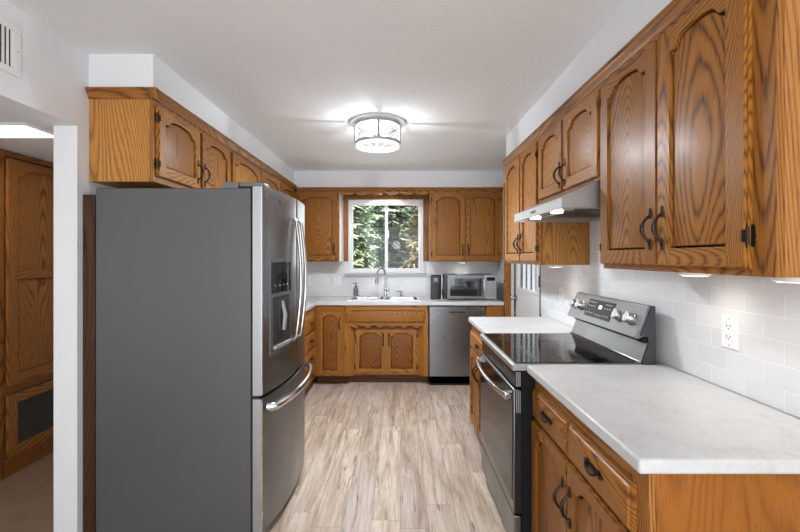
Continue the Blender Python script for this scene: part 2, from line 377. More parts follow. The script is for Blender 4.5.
q = MB(); q.lathe([(.027, 0), (.027, -.008), (.011, -.012), (.011, -.035), (.024, -.042), (.029, -.055), (.024, -.068), (.0, -.072)], (1.232, 4.325, .985), 'x')
q.build('knob', CHROME, DR)
q = MB(); q.box(1.215, 1.30, 3.542, 3.572, 0, 2.045); q.box(1.222, 1.30, 4.373, 4.398, 0, 2.045); q.box(1.222, 1.30, 3.572, 4.373, 2.033, 2.048)
struct(q.build('trim_door_jamb', mat('dark_door_jamb', (.07, .06, .055), .5)), 'dark jamb strip of the door in the right wall', 'trim')

# ------------------------------------------------------------------ cabinet hardware
def pull_mesh():
    b = MB(); pts = []; rr = []
    for i in range(17):
        a = i/16; z = -.046+.092*a; pts.append((0, -.004-.027*math.sin(PI*a)**.8, z)); rr.append(.0044+.0018*math.sin(PI*a)**3+(.0012 if i in (7, 9) else 0))
    b.tube(pts, rr, 8)
    for s in (-1, 1):
        b.ell((0, -.003, s*.050), .0095, .0045, .015); b.ell((0, -.003, s*.064), .0055, .0035, .011); b.ell((0, -.004, s*.041), .006, .004, .006)
    return b.mesh('pull', BRONZE)
def bail_mesh():
    b = MB()
    for s in (-1, 1):
        b.ell((s*.038, -.002, .004), .017, .003, .015); b.ell((s*.055, -.002, .004), .009, .002, .007); b.tube([(s*.036, 0, .006), (s*.036, -.011, .006)], .0045, 8)
    b.ell((0, -.0015, .004), .036, .002, .012)
    pts = [(-.036+.072*i/14, -.010-.005*math.sin(PI*i/14), .006-.014*math.sin(PI*i/14)**.6) for i in range(15)]
    b.tube(pts, [.0038+.0018*math.sin(PI*i/14) for i in range(15)], 8)
    return b.mesh('bail', BRONZE)
def hinge_mesh():
    b = MB(); pl = [(-.002, -.028), (.007, -.030), (.013, -.020), (.012, -.010), (.015, 0), (.012, .010), (.013, .020), (.007, .030), (-.002, .028)]; pl = [(p[0]*.75, p[1]*.95) for p in pl]
    b.prism(pl, 'y', -.004, 0)
    b.tube([(-.004, -.010, -.024), (-.004, -.010, .024)], .0052, 10); b.ell((-.004, -.010, .028), .004, .004, .006); b.ell((-.004, -.010, -.028), .004, .004, .006)
    b.box(-.008, -.003, -.0225, -.006, -.016, .016)
    return b.mesh('hinge', BRONZE)
PULL, BAIL, HINGE = pull_mesh(), bail_mesh(), hinge_mesh()
def arch(u):
    t = min(u, 1-u)*2
    if t < .13: return 0
    if t < .46: q = (t-.13)/.33; return .80*q*q*(3-2*q)
    return .80+.20*math.sin((t-.46)/.54*PI/2)
# a door in the cabinet's own frame: x across, -y out of the front, z up
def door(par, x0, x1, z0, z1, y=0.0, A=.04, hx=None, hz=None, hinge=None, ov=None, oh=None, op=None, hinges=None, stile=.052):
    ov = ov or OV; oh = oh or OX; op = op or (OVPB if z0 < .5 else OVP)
    T = .019; W = stile; ztop = z1-.036; zs = ztop-A; zb = z0+.055; xa, xb = x0+W, x1-W; K = 28
    b = MB(); cx, cz = (x0+x1)/2, z0
    def P(x, z): return (x-cx, z-cz)
    b.box(x0-cx, xa-cx, -T, 0, 0, z1-z0, 0); b.box(xb-cx, x1-cx, -T, 0, 0, z1-z0, 0); b.box(xa-cx, xb-cx, -T, 0, 0, zb-z0, 1)
    low = [P(xa+(xb-xa)*i/K, zs+A*arch(i/K)) for i in range(K+1)]
    # top rail as quads so the arch bevels cleanly
    for i in range(K):
        (xa_, za_), (xb_, zb_) = low[i], low[i+1]; zt = z1-cz
        b.add([(xa_, -T, za_), (xb_, -T, zb_), (xb_, -T, zt), (xa_, -T, zt), (xa_, 0, za_), (xb_, 0, zb_), (xb_, 0, zt), (xa_, 0, zt)],
              [(0, 1, 2, 3), (7, 6, 5, 4), (0, 4, 5, 1), (3, 2, 6, 7)]+([(0, 3, 7, 4)] if i == 0 else [])+([(1, 5, 6, 2)] if i == K-1 else []), 1)
    # routed lip around the door
    for (a0, a1, c0, c1) in ((x0-.004, x0+.001, z0-.004, z1+.004), (x1-.001, x1+.004, z0-.004, z1+.004)):
        b.box(a0-cx, a1-cx, -T*.55, 0, c0-cz, c1-cz, 0)
    for (c0, c1) in ((z0-.004, z0+.001), (z1-.001, z1+.004)): b.box(x0-cx, x1-cx, -T*.55, 0, c0-cz, c1-cz, 1)
    d = b.build('door', [ov, oh], par, (cx, y, cz))
    # raised panel with a bevelled arch-top border
    def loop(ins, yy):
        pts = [(xa+ins-cx, yy, zb+ins-cz), (xb-ins-cx, yy, zb+ins-cz)]
        for i in range(K, -1, -1):
            u = i/K; pts.append((xa+ins+(xb-xa-2*ins)*u-cx, yy, zs+A*arch(u)-ins*(1 if True else 0)-cz))
        return pts
    p = MB(); p.loft([loop(.006, .003), loop(.006, -.0065), loop(.0085, -.0095), loop(.011, -.0100)], cap0=False)
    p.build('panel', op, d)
    if hx is not None: place(PULL, 'handle', d, (hx-cx, -T, hz-cz))
    if hinge:
        s = -1 if hinge == 'L' else 1
        for zz in (hinges or (z0+.07, z1-.07)):
            o = place(HINGE, 'hinge', d, ((x0-.004 if s < 0 else x1+.004)-cx, 0, zz-cz)); o.scale = (s, 1, 1)
    return d
def drawer(par, x0, x1, z0, z1, y=0.0, pull=True, oh=None):
    oh = oh or OX; cx, cz = (x0+x1)/2, (z0+z1)/2; a, c = (x1-x0)/2, (z1-z0)/2
    def lp(i, yy): return [(-a+i, yy, -c+i), (a-i, yy, -c+i), (a-i, yy, c-i), (-a+i, yy, c-i)]
    b = MB().loft([lp(0, 0), lp(0, -.009), lp(.004, -.012), lp(.008, -.013), lp(.012, -.019), lp(.014, -.0195)])
    d = b.build('drawer', oh, par, (cx, y, cz))
    if pull: place(BAIL, 'handle', d, (0, -.019, 0))
    return d
def cabinet(label, loc, rz, W, Dp, z0, z1, base=False, frame=None, sides=None, name=None, opens=(), stileR=.04):
    """opens: list of (x0,x1,z0,z1) dark openings are simply covered by doors; frame is a solid board with rails"""
    root = thing(name or ('base_cabinet' if base else 'wall_cabinet'), label, 'cabinet', (loc[0], loc[1], 0), rz)
    sm = sides or OVY; b = MB(); zb = .10 if base else z0; t = .016
    b.box(0, t, .019, Dp, zb, z1); b.box(W-t, W, .019, Dp, zb, z1); b.box(t, W-t, .019, Dp, zb, zb+t); b.box(t, W-t, Dp-.008, Dp, zb+t, z1)
    if not base: b.box(t, W-t, .019, Dp-.008, z1-t, z1)
    b.build('carcass', sm, root)
    f = MB(); s = .04; s2 = max(s, stileR)
    f.box(0, s, 0, .019, zb, z1, 0); f.box(W-s2, W, 0, .019, zb, z1, 0); f.box(s, W-s2, 0, .019, zb, zb+.035, 1); f.box(s, W-s2, 0, .019, z1-(.078 if base else .05), z1, 1)
    for (x, za, zc) in opens: f.box(x-.022, x+.022, .0007, .0184, za+.002, zc-.002, 0)
    if frame: 
        for (xa, xb, za, zc) in frame: f.box(xa, xb, .0011, .018, za, zc, 1)
    f.build('face_frame', [OV, OX], root, bevel=.0015)
    if base: bx(0, W, .075, .09, 0, .10).build('toe_kick', OTOE, root)
    return root
RR, RL = -PI/2, PI/2
# ---- right wall cabinets
A_ = cabinet('oak wall cabinet nearest the camera on the right, with two tall arched doors', (.90, 1.815), RR, .835, .318, 1.362, 2.191, stileR=.09, opens=((.404, 1.362, 2.191),))
door(A_, .012, .398, 1.385, 2.160, hx=.372, hz=1.51, stile=.058, hinge='L'); door(A_, .412, .764, 1.385, 2.160, hx=.438, hz=1.51, hinge='R', hinges=(1.466, 2.115), stile=.060)
B_ = cabinet('short oak wall cabinet with two arched doors above the range hood', (.90, 2.628), RR, .811, .318, 1.762, 2.191, opens=((.40, 1.762, 2.191),))
door(B_, .015, .386, 1.778, 2.160, hx=.362, hz=1.865); door(B_, .414, .790, 1.778, 2.160, hx=.438, hz=1.865)
C_ = cabinet('far right oak wall cabinet beyond the range hood, above the short counter', (.90, 3.46), RR, .830, .318, 1.362, 2.191, opens=((.436, 1.362, 2.191),))
door(C_, .015, .423, 1.385, 2.160, hx=.395, hz=1.51); door(C_, .450, .800, 1.385, 2.160, hx=.476, hz=1.51, hinge='R', hinges=(1.47, 2.08))
# ---- left wall cabinets
E_ = cabinet('short oak wall cabinet with two arched doors above the refrigerator', (-1.25, 2.075), RL, .925, .323, 1.795, 2.214, opens=((.468, 1.795, 2.214),))
door(E_, .028, .452, 1.830, 2.185, hx=.425, hz=1.93, hinge='L', hinges=(1.89, 2.125)); door(E_, .485, .905, 1.830, 2.185, hx=.512, hz=1.93)
F_ = cabinet('long oak wall cabinet on the left wall beyond the refrigerator', (-1.25, 3.002), RL, 1.856, .323, 1.362, 2.214, opens=((.62, 1.362, 2.214), (1.24, 1.362, 2.214)))
for k, (a, c) in enumerate(((.02, .61), (.64, 1.22), (1.26, 1.80))): door(F_, a, c, 1.385, 2.185, hx=(c-.026 if k != 1 else a+.026), hz=1.51)
# ---- back wall cabinets
G_ = cabinet('oak wall cabinet with one arched door left of the sink window', (-1.249, 4.86), 0, .529, .308, 1.362, 2.190)
door(G_, .055, .500, 1.380, 2.162, hx=.472, hz=1.50, stile=.05, A=.035)
o = bx(.5295, .5325, .019, .308, 1.362, 2.190).build('side_panel', WHITE, G_); o['label'] = 'white painted side panel'
H_ = cabinet('oak wall cabinet with two arched doors right of the sink window', (.355, 4.86), 0, .863, .308, 1.362, 2.190, stileR=.07, opens=((.416, 1.362, 2.190),))
door(H_, .024, .408, 1.380, 2.162, hx=.384, hz=1.50, hinge='L'); door(H_, .424, .815, 1.380, 2.162, hx=.450, hz=1.50, hinge='R')
# scalloped valance over the window
vw = 1.071; K = 120; b = MB()
def scal(x):
    u = x/vw; n = 6; c = abs(math.sin(PI*n*u)); return 2.183-.029*c**.75+(-.028*(1-abs(2*u-1)**.5) if False else 0) -(.012 if (u < .03 or u > .97) else 0)
for i in range(K):
    xa, xb = vw*i/K, vw*(i+1)/K; za, zc = scal(xa), scal(xb)
    b.add([(xa, 0, za), (xb, 0, zc), (xb, 0, 2.190), (xa, 0, 2.190), (xa, .018, za), (xb, .018, zc), (xb, .018, 2.190), (xa, .018, 2.190)],
          [(0, 1, 2, 3), (7, 6, 5, 4), (0, 4, 5, 1), (3, 2, 6, 7)]+([(0, 3, 7, 4)] if i == 0 else [])+([(1, 5, 6, 2)] if i == K-1 else []))
tag(b.build('valance', OX, loc=(-.7165, 4.86, 0)), 'scalloped oak valance board above the sink window', 'valance')
tag(bx(-.716, .354, 4.88, YB-.021, 2.200, 2.216).build('valance_shelf_board', OX), 'flat oak board tucked behind the scalloped valance', 'board')

# ---- base cabinets, right
I_ = cabinet('oak base cabinet nearest the camera under the right countertop', (.614, 1.862), RR, .852, .603, 0, .884, base=True, stileR=.075, sides=OSM, opens=((.396, .10, .884),), frame=((.04, .812, .655, .705),))
drawer(I_, .010, .390, .692, .822); drawer(I_, .402, .800, .692, .822)
door(I_, .010, .390, .115, .674, hx=.364, hz=.535, A=.035); door(I_, .402, .800, .115, .674, hx=.428, hz=.535, A=.035)
J_ = cabinet('small oak base cabinet between the range and the outside door', (.585, 3.34), RR, .692, .632, 0, .884, base=True, opens=((.346, .10, .68),), frame=((.04, .652, .655, .705),))
drawer(J_, .015, .678, .692, .822)
door(J_, .015, .338, .115, .674, hx=.312, hz=.56, A=.03); door(J_, .354, .678, .115, .674, hx=.380, hz=.56, A=.03)
# ---- base cabinets, left
K_ = cabinet('oak base cabinet just beyond the refrigerator on the left', (-.93, 2.96), RL, .995, .635, 0, .884, base=True, opens=((.50, .10, .884),), frame=((.04, .955, .655, .705),))
for a, c in ((.02, .49), (.51, .975)): drawer(K_, a, c, .692, .822); door(K_, a, c, .115, .674, hx=(c-.03 if a < .1 else a+.03), hz=.54)
L_ = cabinet('oak base cabinet with a stack of four drawers in the left corner', (-.93, 3.957), RL, .56, .635, 0, .884, base=True, stileR=.10)
for z0, z1 in ((.645, .815), (.465, .632), (.285, .452), (.115, .272)): drawer(L_, .02, .49, z0, z1)
# ---- base cabinets, back
M_ = cabinet('narrow oak base cabinet with one arched door in the back left corner', (-.928, 4.52), 0, .312, .63, 0, .884, base=True)
door(M_, .035, .285, .115, .815, hx=.262, hz=.69, A=.032, stile=.045)
# sink base with a recessed pair of doors and a scalloped apron
S_ = thing('sink_cabinet', 'oak sink cabinet with scalloped apron below the window', 'cabinet', (-.614, 4.52, 0))
SW = .926; b = MB(); b.box(0, .016, .07, .63, .10, .884); b.box(SW-.016, SW, .07, .63, .10, .884); b.box(.016, SW-.016, .07, .63, .10, .116); b.box(.016, SW-.016, .622, .63, .116, .884)
b.build('carcass', OVY, S_)
b = MB(); rc = .05; py = .019
for s in (0, 1):
    X = (lambda v: v) if s == 0 else (lambda v: SW-v)
    b.prism([(X(0), 0), (X(.05), 0), (X(.105), rc), (X(.105), rc+py), (X(0), rc+py)], 'z', .10, .884, 0)
b.box(.05, SW-.05, 0, py, .826, .884, 1); b.box(.05, SW-.05, 0, py, .672, .694, 1); b.box(.105, SW-.105, rc, rc+py, .10, .118, 0); b.box(.445, .481, rc, rc+py, .118, .612, 0); b.box(.1055, .135, rc+.001, rc+py, .118, .612, 0); b.box(SW-.135, SW-.1055, rc+.001, rc+py, .118, .612, 0); b.box(.106, SW-.106, rc+.001, rc+py, .600, .634, 1)
b.build('face_frame', [OV, OX], S_)
drawer(S_, .012, .885, .694, .820, pull=False)
b = MB(); aw = .80; K = 110
def sc2(u): 
    v = abs(2*u-1)*3.0; return .630+.028*abs(math.cos(PI*v*1.0))**.7-.006*(abs(2*u-1))**3
for i in range(K):
    u0, u1 = i/K, (i+1)/K; xa, xb = .06+aw*u0, .06+aw*u1; za, zc = sc2(u0), sc2(u1)
    b.add([(xa, -.004, za), (xb, -.004, zc), (xb, -.004, .674), (xa, -.004, .674), (xa, .012, za), (xb, .012, zc), (xb, .012, .674), (xa, .012, .674)],
          [(0, 1, 2, 3), (7, 6, 5, 4), (0, 4, 5, 1), (3, 2, 6, 7)]+([(0, 3, 7, 4)] if i == 0 else [])+([(1, 5, 6, 2)] if i == K-1 else []))
b.build('scalloped_apron', OX, S_)
door(S_, .120, .452, .122, .612, y=rc, hx=.428, hz=.50, A=.034, stile=.045, hinge='L'); door(S_, .468, .800, .122, .612, y=rc, hx=.492, hz=.50, A=.034, stile=.045, hinge='R')
bx(0, SW, .11, .125, 0, .10).build('toe_kick', OTOE, S_)
N_ = cabinet('narrow oak base cabinet between the dishwasher and the oak post', (.940, 4.52), 0, .203, .63, 0, .884, base=True, frame=((.04, .163, .655, .705),))
drawer(N_, .012, .190, .70, .855, pull=False); door(N_, .012, .190, .115, .674, A=.02, stile=.035)
tag(bx(1.146, 1.217, 4.50, 4.53, 0, 2.236).build('oak_post', OV, bevel=.003), 'tall narrow oak board standing at the end of the back counter', 'post')
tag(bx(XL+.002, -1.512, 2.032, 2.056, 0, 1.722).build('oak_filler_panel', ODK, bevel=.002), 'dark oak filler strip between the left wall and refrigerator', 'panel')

# ------------------------------------------------------------------ countertops
def rounded_edge(zt, th=.038, r=.009, sgn=-1, x=0, back=.1):
    pts = [(back, zt-th), (x+.004*-sgn, zt-th), (x, zt-th+.004)]
    for i in range(5):
        a = PI/2*i/4; pts.append((x+(-sgn)*(r-r*math.cos(a)), zt-r+r*math.sin(a)))
    pts.append((back, zt)); return pts
def ctop(name, label, poly, hole=None):
    # polygon (x, y) extruded, holes by pieces
    b = MB()
    for pl in poly: b.prism(pl, 'z', CT-.038, CT)
    o = b.build(name, COUNTER, bevel=.008, seg=3); return tag(o, label, 'countertop')
ctop('countertop', 'white countertop nearest the camera on the right, open near end', [[(.577, .988), (XR-.009, .988), (XR-.009, 1.868), (.577, 1.868)]])
ctop('countertop', 'short white countertop between the range and the outside door', [[(.562, 2.648), (XR-.009, 2.648), (XR-.009, 3.37), (.562, 3.37)]])
# L-shaped: a clean polygon with the sink hole cut as a keyhole ring
sx0, sx1, sy0, sy1 = -.575, .215, 4.635, 5.035
def ring_counter():
    outer = [(XL+.003, 2.955), (-.907, 2.955), (-.907, 4.50), (1.143, 4.50), (1.143, YB-.009), (XL+.003, YB-.009)]
    bm = bmesh.new(); zt = CT
    vo = [bm.verts.new((x, y, zt)) for x, y in outer]; hi = [bm.verts.new((x, y, zt)) for x, y in ((sx0, sy0), (sx1, sy0), (sx1, sy1), (sx0, sy1))]
    A, B, C, D, E, F = vo; h0, h1, h2, h3 = hi
    for f in ((A, B, C, F), (C, h0, h3, F), (C, D, h1, h0), (D, E, h2, h1), (E, F, h3, h2)): bm.faces.new(f)
    r = bmesh.ops.extrude_face_region(bm, geom=bm.faces[:]); vs = [g for g in r['geom'] if isinstance(g, bmesh.types.BMVert)]
    bmesh.ops.translate(bm, verts=vs, vec=(0, 0, -.038)); bmesh.ops.recalc_face_normals(bm, faces=bm.faces)
    me = bpy.data.meshes.new('countertop'); bm.to_mesh(me); bm.free(); me.materials.append(COUNTER)
    return place(me, 'countertop', bevel=.007, seg=3)
tag(ring_counter(), 'long L-shaped white countertop along the left and back walls around the sink', 'countertop')

# ------------------------------------------------------------------ sink, faucet, small things
S = thing('sink', 'white double bowl drop-in sink under the window', 'sink', (-.18, 4.835, CT))
b = MB(); hw, hd = .425, .225
def rr(cx, cy, a, c, r, z, n=5):
    P = []
    for (sx, sy, a0) in ((1, 1, 0), (-1, 1, 90), (-1, -1, 180), (1, -1, 270)):
        for i in range(n+1):
            an = math.radians(a0+90*i/n); P.append((cx+sx*(a-r)+r*math.cos(an), cy+sy*(c-r)+r*math.sin(an), z))
    return P
# deck: rim pieces around the bowls
b.loft([rr(0, 0, hw, hd, .04, .0005), rr(0, 0, hw-.003, hd-.003, .04, .008), rr(0, 0, hw-.02, hd-.02, .03, .010)], cap0=False, cap1=False)
b.box(-.40, .40, .130, hd-.015, .003, .0095); b.box(-.40, .40, -hd+.012, -.178, .003, .0095); b.box(-hw+.012, -.380, -.19, .14, .003, .0095); b.box(.380, hw-.012, -.19, .14, .003, .0095); b.box(-.016, .016, -.19, .14, .003, .0095)
b.build('rim', SINKW, S)
for cx in (-.198, .198):
    q = MB(); L = [rr(cx, -.024, .184, .156, .05, .0098), rr(cx, -.024, .180, .152, .05, .002), rr(cx, -.024, .172, .144, .05, -.12), rr(cx, -.024, .14, .11, .05, -.15), rr(cx, -.024, .03, .03, .02, -.155)]
    q.loft(L, cap0=False); q.build('bowl', mat('sink_bowl_steel', (.35, .35, .35), .3, .9), S)
FA = thing('faucet', 'chrome gooseneck pull-down faucet behind the sink', 'faucet', (-.180, 5.02, CT+.0095))
q = MB(); q.lathe([(.030, 0), (.030, .006), (.022, .012), (.018, .06), (.016, .10), (.013, .105)], seg=20); q.build('base', CHROME, FA)
pts = [(0, 0, .10), (0, 0, .26)]
for i in range(13):
    a = PI*i/12; pts.append((-.048+.048*math.cos(a)*1.0, -.055+.055*math.cos(a), .265+.085*math.sin(a)))
pts.append((-.098, -.112, .235))
MB().tube(pts, .0115, 12).build('spout', CHROME, FA)
q = MB(); q.tube([(-.098, -.112, .24), (-.101, -.114, .21), (-.104, -.118, .165)], [.014, .017, .018], 12); q.build('spray_head', CHROME, FA)
q = MB(); q.tube([(.016, 0, .055), (.035, 0, .060), (.05, -.01, .10)], [.009, .007, .005], 10); q.build('handle', CHROME, FA)
q = MB(); q.lathe([(.018, 0), (.018, .005), (.010, .010), (.010, .055), (.013, .058), (.012, .066), (0, .068)], seg=16); q.tube([(0, 0, .060), (-.03, -.02, .068), (-.058, -.035, .060)], [.007, .006, .005], 10)
SD = q.build('soap_dispenser', CHROME, loc=(.015, 5.02, CT+.0095)); tag(SD, 'small chrome soap pump set in the sink right of the faucet', 'soap dispenser')
SB = thing('soap_bottle', 'grey glass soap bottle with black pump left of the faucet', 'bottle', (-.545, 5.075, CT))
q = MB(); q.loft([rr(0, 0, .028, .028, .008, 0), rr(0, 0, .030, .030, .008, .004), rr(0, 0, .030, .030, .008, .105), rr(0, 0, .022, .022, .012, .118), rr(0, 0, .013, .013, .012, .124)]); q.build('bottle', mat('grey_bottle', (.22, .225, .23), .12, .2, coat=.6), SB)
q = MB(); q.lathe([(.014, .124), (.014, .138), (.005, .142), (.005, .165), (.010, .166), (.010, .174), (0, .176)], seg=16); q.tube([(0, 0, .170), (-.034, -.01, .168), (-.038, -.01, .160)], .0045, 8); q.build('pump', BLACK, SB)

# microwave
MW = thing('microwave', 'stainless steel microwave oven on the back counter by the oak post', 'microwave', (.535, 4.665, CT))
mw, mh, md = .560, .290, .38
bx(0, mw, .02, md, .010, mh).build('housing', mat('dark_grey_housing', (.10, .10, .105), .45, .4), MW, bevel=.006)
q = MB(); dw = .425; q.box(0, dw, -.012, .02, .012, mh); q.build('door', STEELX, MW, bevel=.006)
Dd = MW.children[-1]
q = MB(); q.loft([[(.034, -.0135, .05), (.392, -.0135, .05), (.392, -.0135, .248), (.034, -.0135, .248)], [(.042, -.0145, .058), (.384, -.0145, .058), (.384, -.0145, .240), (.042, -.0145, .240)]], cap0=True); q.build('window', mat('microwave_window', (.03, .03, .032), .08, .3, coat=.6), Dd)
q = MB(); q.tube([(.412, -.012, .035), (.412, -.045, .05), (.412, -.050, .145), (.412, -.045, .24), (.412, -.012, .255)], .010, 12); q.build('handle', CHROME, Dd)
q = MB(); q.box(dw+.002, mw, -.010, .02, .012, mh); CP = q.build('control_panel', LSTEEL, MW, bevel=.004)
bx(dw+.025, mw-.018, -.0115, -.008, .222, .262).build('display', DGLASS, CP)
q = MB()
for r in range(6):
    for c in range(3): q.box(dw+.026+c*.032, dw+.048+c*.032, -.0115, -.008, .05+r*.026, .066+r*.026)
q.build('keypad', mat('keypad_grey', (.30, .30, .31), .4), CP)
for x, y in ((.04, .05), (mw-.04, .05), (.04, md-.04), (mw-.04, md-.04)): bx(x-.015, x+.015, y-.015, y+.015, 0, .011).build('foot', BLACK, MW)
# tall black coffee grinder / tower
TW = thing('coffee_grinder', 'tall slim black coffee grinder left of the microwave', 'coffee grinder', (.362, 4.74, CT))
q = MB(); q.loft([rr(.052, .07, .052, .07, .012, 0), rr(.052, .07, .052, .07, .012, .275), rr(.052, .07, .046, .064, .012, .283)]); q.build('body', BLACK, TW)
bx(.012, .092, -.003, 0, .195, .260).build('face_plate', mat('graphite_plate', (.06, .06, .065), .3), TW, bevel=.003)
q = MB(); 
for i in range(3): q.box(.035, .068, -.0045, -.003, .215+.012*i, .221+.012*i)
q.build('printed_mark', MARK, TW)
q = MB(); q.loft([rr(.128, .07, .022, .05, .012, 0), rr(.128, .07, .022, .05, .012, .02), rr(.128, .07, .017, .045, .012, .14), rr(.128, .07, .020, .048, .012, .285)]); q.build('steel_canister', STEEL, TW)
q = MB(); q.tube([(.128, .02, .05), (.128, -.012, .055), (.128, -.012, .10), (.128, .02, .11)], .006, 8); q.build('lever', BLACK, TW)

# ------------------------------------------------------------------ dishwasher
DW = thing('dishwasher', 'stainless steel dishwasher under the back counter right of the sink cabinet', 'dishwasher', (.325, 4.50, 0))
W = .608
bx(.004, W-.004, .03, .60, .02, .872).build('tub', BLACKM, DW)
d = MB(); d.box(0, W, 0, .028, .105, .800); d.box(0, .215, 0, .028, .800, .868); d.box(.400, W, 0, .028, .800, .868); d.box(.215, .400, .018, .028, .800, .868); d.box(.215, .400, 0, .018, .845, .868)
D_ = d.build('door', STEEL, DW)
d = MB(); d.box(.218, .397, .002, .018, .802, .815); d.build('pocket_handle', BLACK, D_)
d = MB(); 
for i in range(4): d.box(.05+i*.022, .066+i*.022, -.001, 0, .825, .831)
d.build('badge_mark', mat('dark_print', (.1, .1, .1), .5), D_)
bx(0, W, .002, .027, .869, .882).build('control_strip', BLACK, DW)
bx(.004, W-.004, .03, .05, .0, .100).build('toe_panel', BLACKM, DW)

# ------------------------------------------------------------------ range (front to the left): local x -> toward the camera, -y -> out of the front
RG = thing('range', 'stainless steel electric range with black glass cooktop between the right counters', 'range', (.545, 2.640, 0), RR)
W = .764
# local frame: y = world X - .545 ; x = 2.64 - world Y
q = MB(); q.box(0, W, .012, .615, .03, .895); q.build('body', BLACKM, RG)
q = MB(); q.prism([(-.030, .892), (-.030, .915), (-.022, .921), (.60, .921), (.60, .892)], 'x', -.002, W+.002); CF = q.build('cooktop_frame', LSTEEL, RG, bevel=.002)
q = MB(); q.box(.018, W-.018, -.012, .535, .9205, .9255); CTP = q.build('cooktop', DGLASS, RG, bevel=.0015)
for (x, y, r) in ((.20, .13, .085), (.57, .13, .115), (.20, .40, .115), (.57, .40, .085), (.385, .30, .055)):
    q = MB()
    for rad in ((r, r-.004), (r*.62, r*.62-.003)):
        n = 48; vo = [(x+rad[0]*math.cos(2*PI*i/n), y+rad[0]*math.sin(2*PI*i/n), .9262) for i in range(n)]; vi = [(x+rad[1]*math.cos(2*PI*i/n), y+rad[1]*math.sin(2*PI*i/n), .9262) for i in range(n)]
        q.add(vo+vi, [(i, (i+1) % n, n+(i+1) % n, n+i) for i in range(n)])
    q.build('burner_ring', RING, CTP)
OGL = mat('oven_door_glass', (.008, .008, .009), .10); OGL.node_tree.nodes['Principled BSDF'].inputs['Specular IOR Level'].default_value = .22
# front: upper control rail, door, drawer
q = MB(); q.box(.002, W-.002, -.018, .012, .815, .890); FR = q.build('front_rail', mat('dark_control_rail', (.03, .03, .033), .22, .6), RG, bevel=.004)
bx(.002, W-.002, -.022, -.012, .872, .892).build('vent_strip', GAP, FR)
q = MB(); q.box(.002, W-.002, -.026, .012, .235, .805); OD = q.build('oven_door', STEELX, RG, bevel=.006)
bx(.010, W-.012, -.0285, -.024, .290, .797).build('door_glass', OGL, OD, bevel=.002)
q = MB(); q.box(W-.002, W+.001, -.020, .010, .24, .80); q.build('edge_trim', BLACK, OD)
pts = [(.045, -.026, .765)]+[(.045+(W-.09)*i/16, -.052-.030*math.sin(PI*i/16)**.7, .765) for i in range(17)]+[(W-.045, -.026, .765)]
q = MB().tube(pts, .0115, 12); q.build('oven_handle', CHROME, OD)
for x in (.045, W-.045): bx(x-.02, x+.02, -.060, -.024, .748, .782).build('handle_bracket', CHROME, OD, bevel=.006)
q = MB()
for i in range(3): q.box(W-.003, W+.0025, -.014+i*.008, -.010+i*.008, .82, .885)
for i in range(3): q.box(W-.003, W+.0025, -.014+i*.008, -.010+i*.008, .70, .80)
q.build('side_vents', LSTEEL, FR)
q = MB(); q.box(.002, W-.002, -.022, .012, .060, .225); q.build('storage_drawer', STEELX, RG, bevel=.005)
for x in (.03, W-.03):
    bx(x-.015, x+.015, .03, .06, 0, .031).build('foot', BLACK, RG)
# back guard
q = MB(); q.prism([(.535, .9215), (.555, .932), (.588, 1.018), (.600, 1.018), (.600, .9215)], 'x', .004, W-.004); q.build('lower_guard', STEELX, RG, bevel=.002)
q = MB(); q.box(.012, W-.012, .575, .600, 1.018, 1.045); q.build('vent_gap', GAP, RG)
q = MB(); q.prism([(.530, 1.040), (.545, 1.034), (.600, 1.062), (.620, 1.062), (.620, 1.186), (.604, 1.190), (.594, 1.188)], 'x', .002, W-.002)
CPn = q.build('control_panel', STEELX, RG, bevel=.003)
q = MB(); q.box(W-.003, W+.002, .600, .622, .905, 1.188); q.box(-.002, .003, .600, .622, .905, 1.188); q.box(.003, W-.003, .605, .622, .90, 1.185); q.build('back_panel', mat('dark_grey_side', (.06, .062, .066), .45, .3), RG)
KNOBM = mat('satin_knob_steel', (.62, .62, .63), .3, .9)
for xx in ((W-.001, W+.0035), (-.0035, .001)):
    MB().prism([(.566, .935), (.590, 1.010), (.592, 1.045), (.555, 1.052), (.604, 1.183), (.622, 1.183), (.622, .905), (.562, .905)], 'x', *xx).build('end_cap', bpy.data.materials['dark_grey_side'], RG)
# sloping control face from (y .530, z 1.040) to (.594, 1.188)
sl = Vector((0, .064, .148)).normalized(); nn = Vector((0, -sl.z, sl.y))
def onface(x, t, off=0): return (x, .530+.064*t+nn.y*off, 1.040+.148*t+nn.z*off)
q = MB(); a, c, t0, t1 = .215, .500, .22, .86
q.loft([[onface(a, t0, .0), onface(c, t0, .0), onface(c, t1, .0), onface(a, t1, .0)], [onface(a, t0, .003), onface(c, t0, .003), onface(c, t1, .003), onface(a, t1, .003)]]); DPn = q.build('display', PNL, CPn)
def rect(q, x0, x1, ta, tb, off): q.add([onface(x0, ta, off), onface(x1, ta, off), onface(x1, tb, off), onface(x0, tb, off)], [(0, 1, 2, 3)])
q = MB(); rect(q, .352, .361, .56, .68, .0042); rect(q, .366, .380, .56, .68, .0042); q.build('clock_digits', CLOCK, DPn)
q = MB()
for tt in (.74, .60, .34):
    for i in range(4): rect(q, .228+i*.022, .228+i*.022+.015, tt, tt+.028, .0042)
q.build('printed_legend', MARK, DPn)
q = MB()
for tt in (.74, .60, .34):
    for i in range(3): rect(q, .415+i*.024, .415+i*.024+.013, tt, tt+.028, .0042)
q.build('printed_legend', MARK, DPn)
q = MB()
for i in range(4): rect(q, .335+i*.018, .345+i*.018, .32, .35, .0042)
q.build('printed_legend', MARK, DPn)
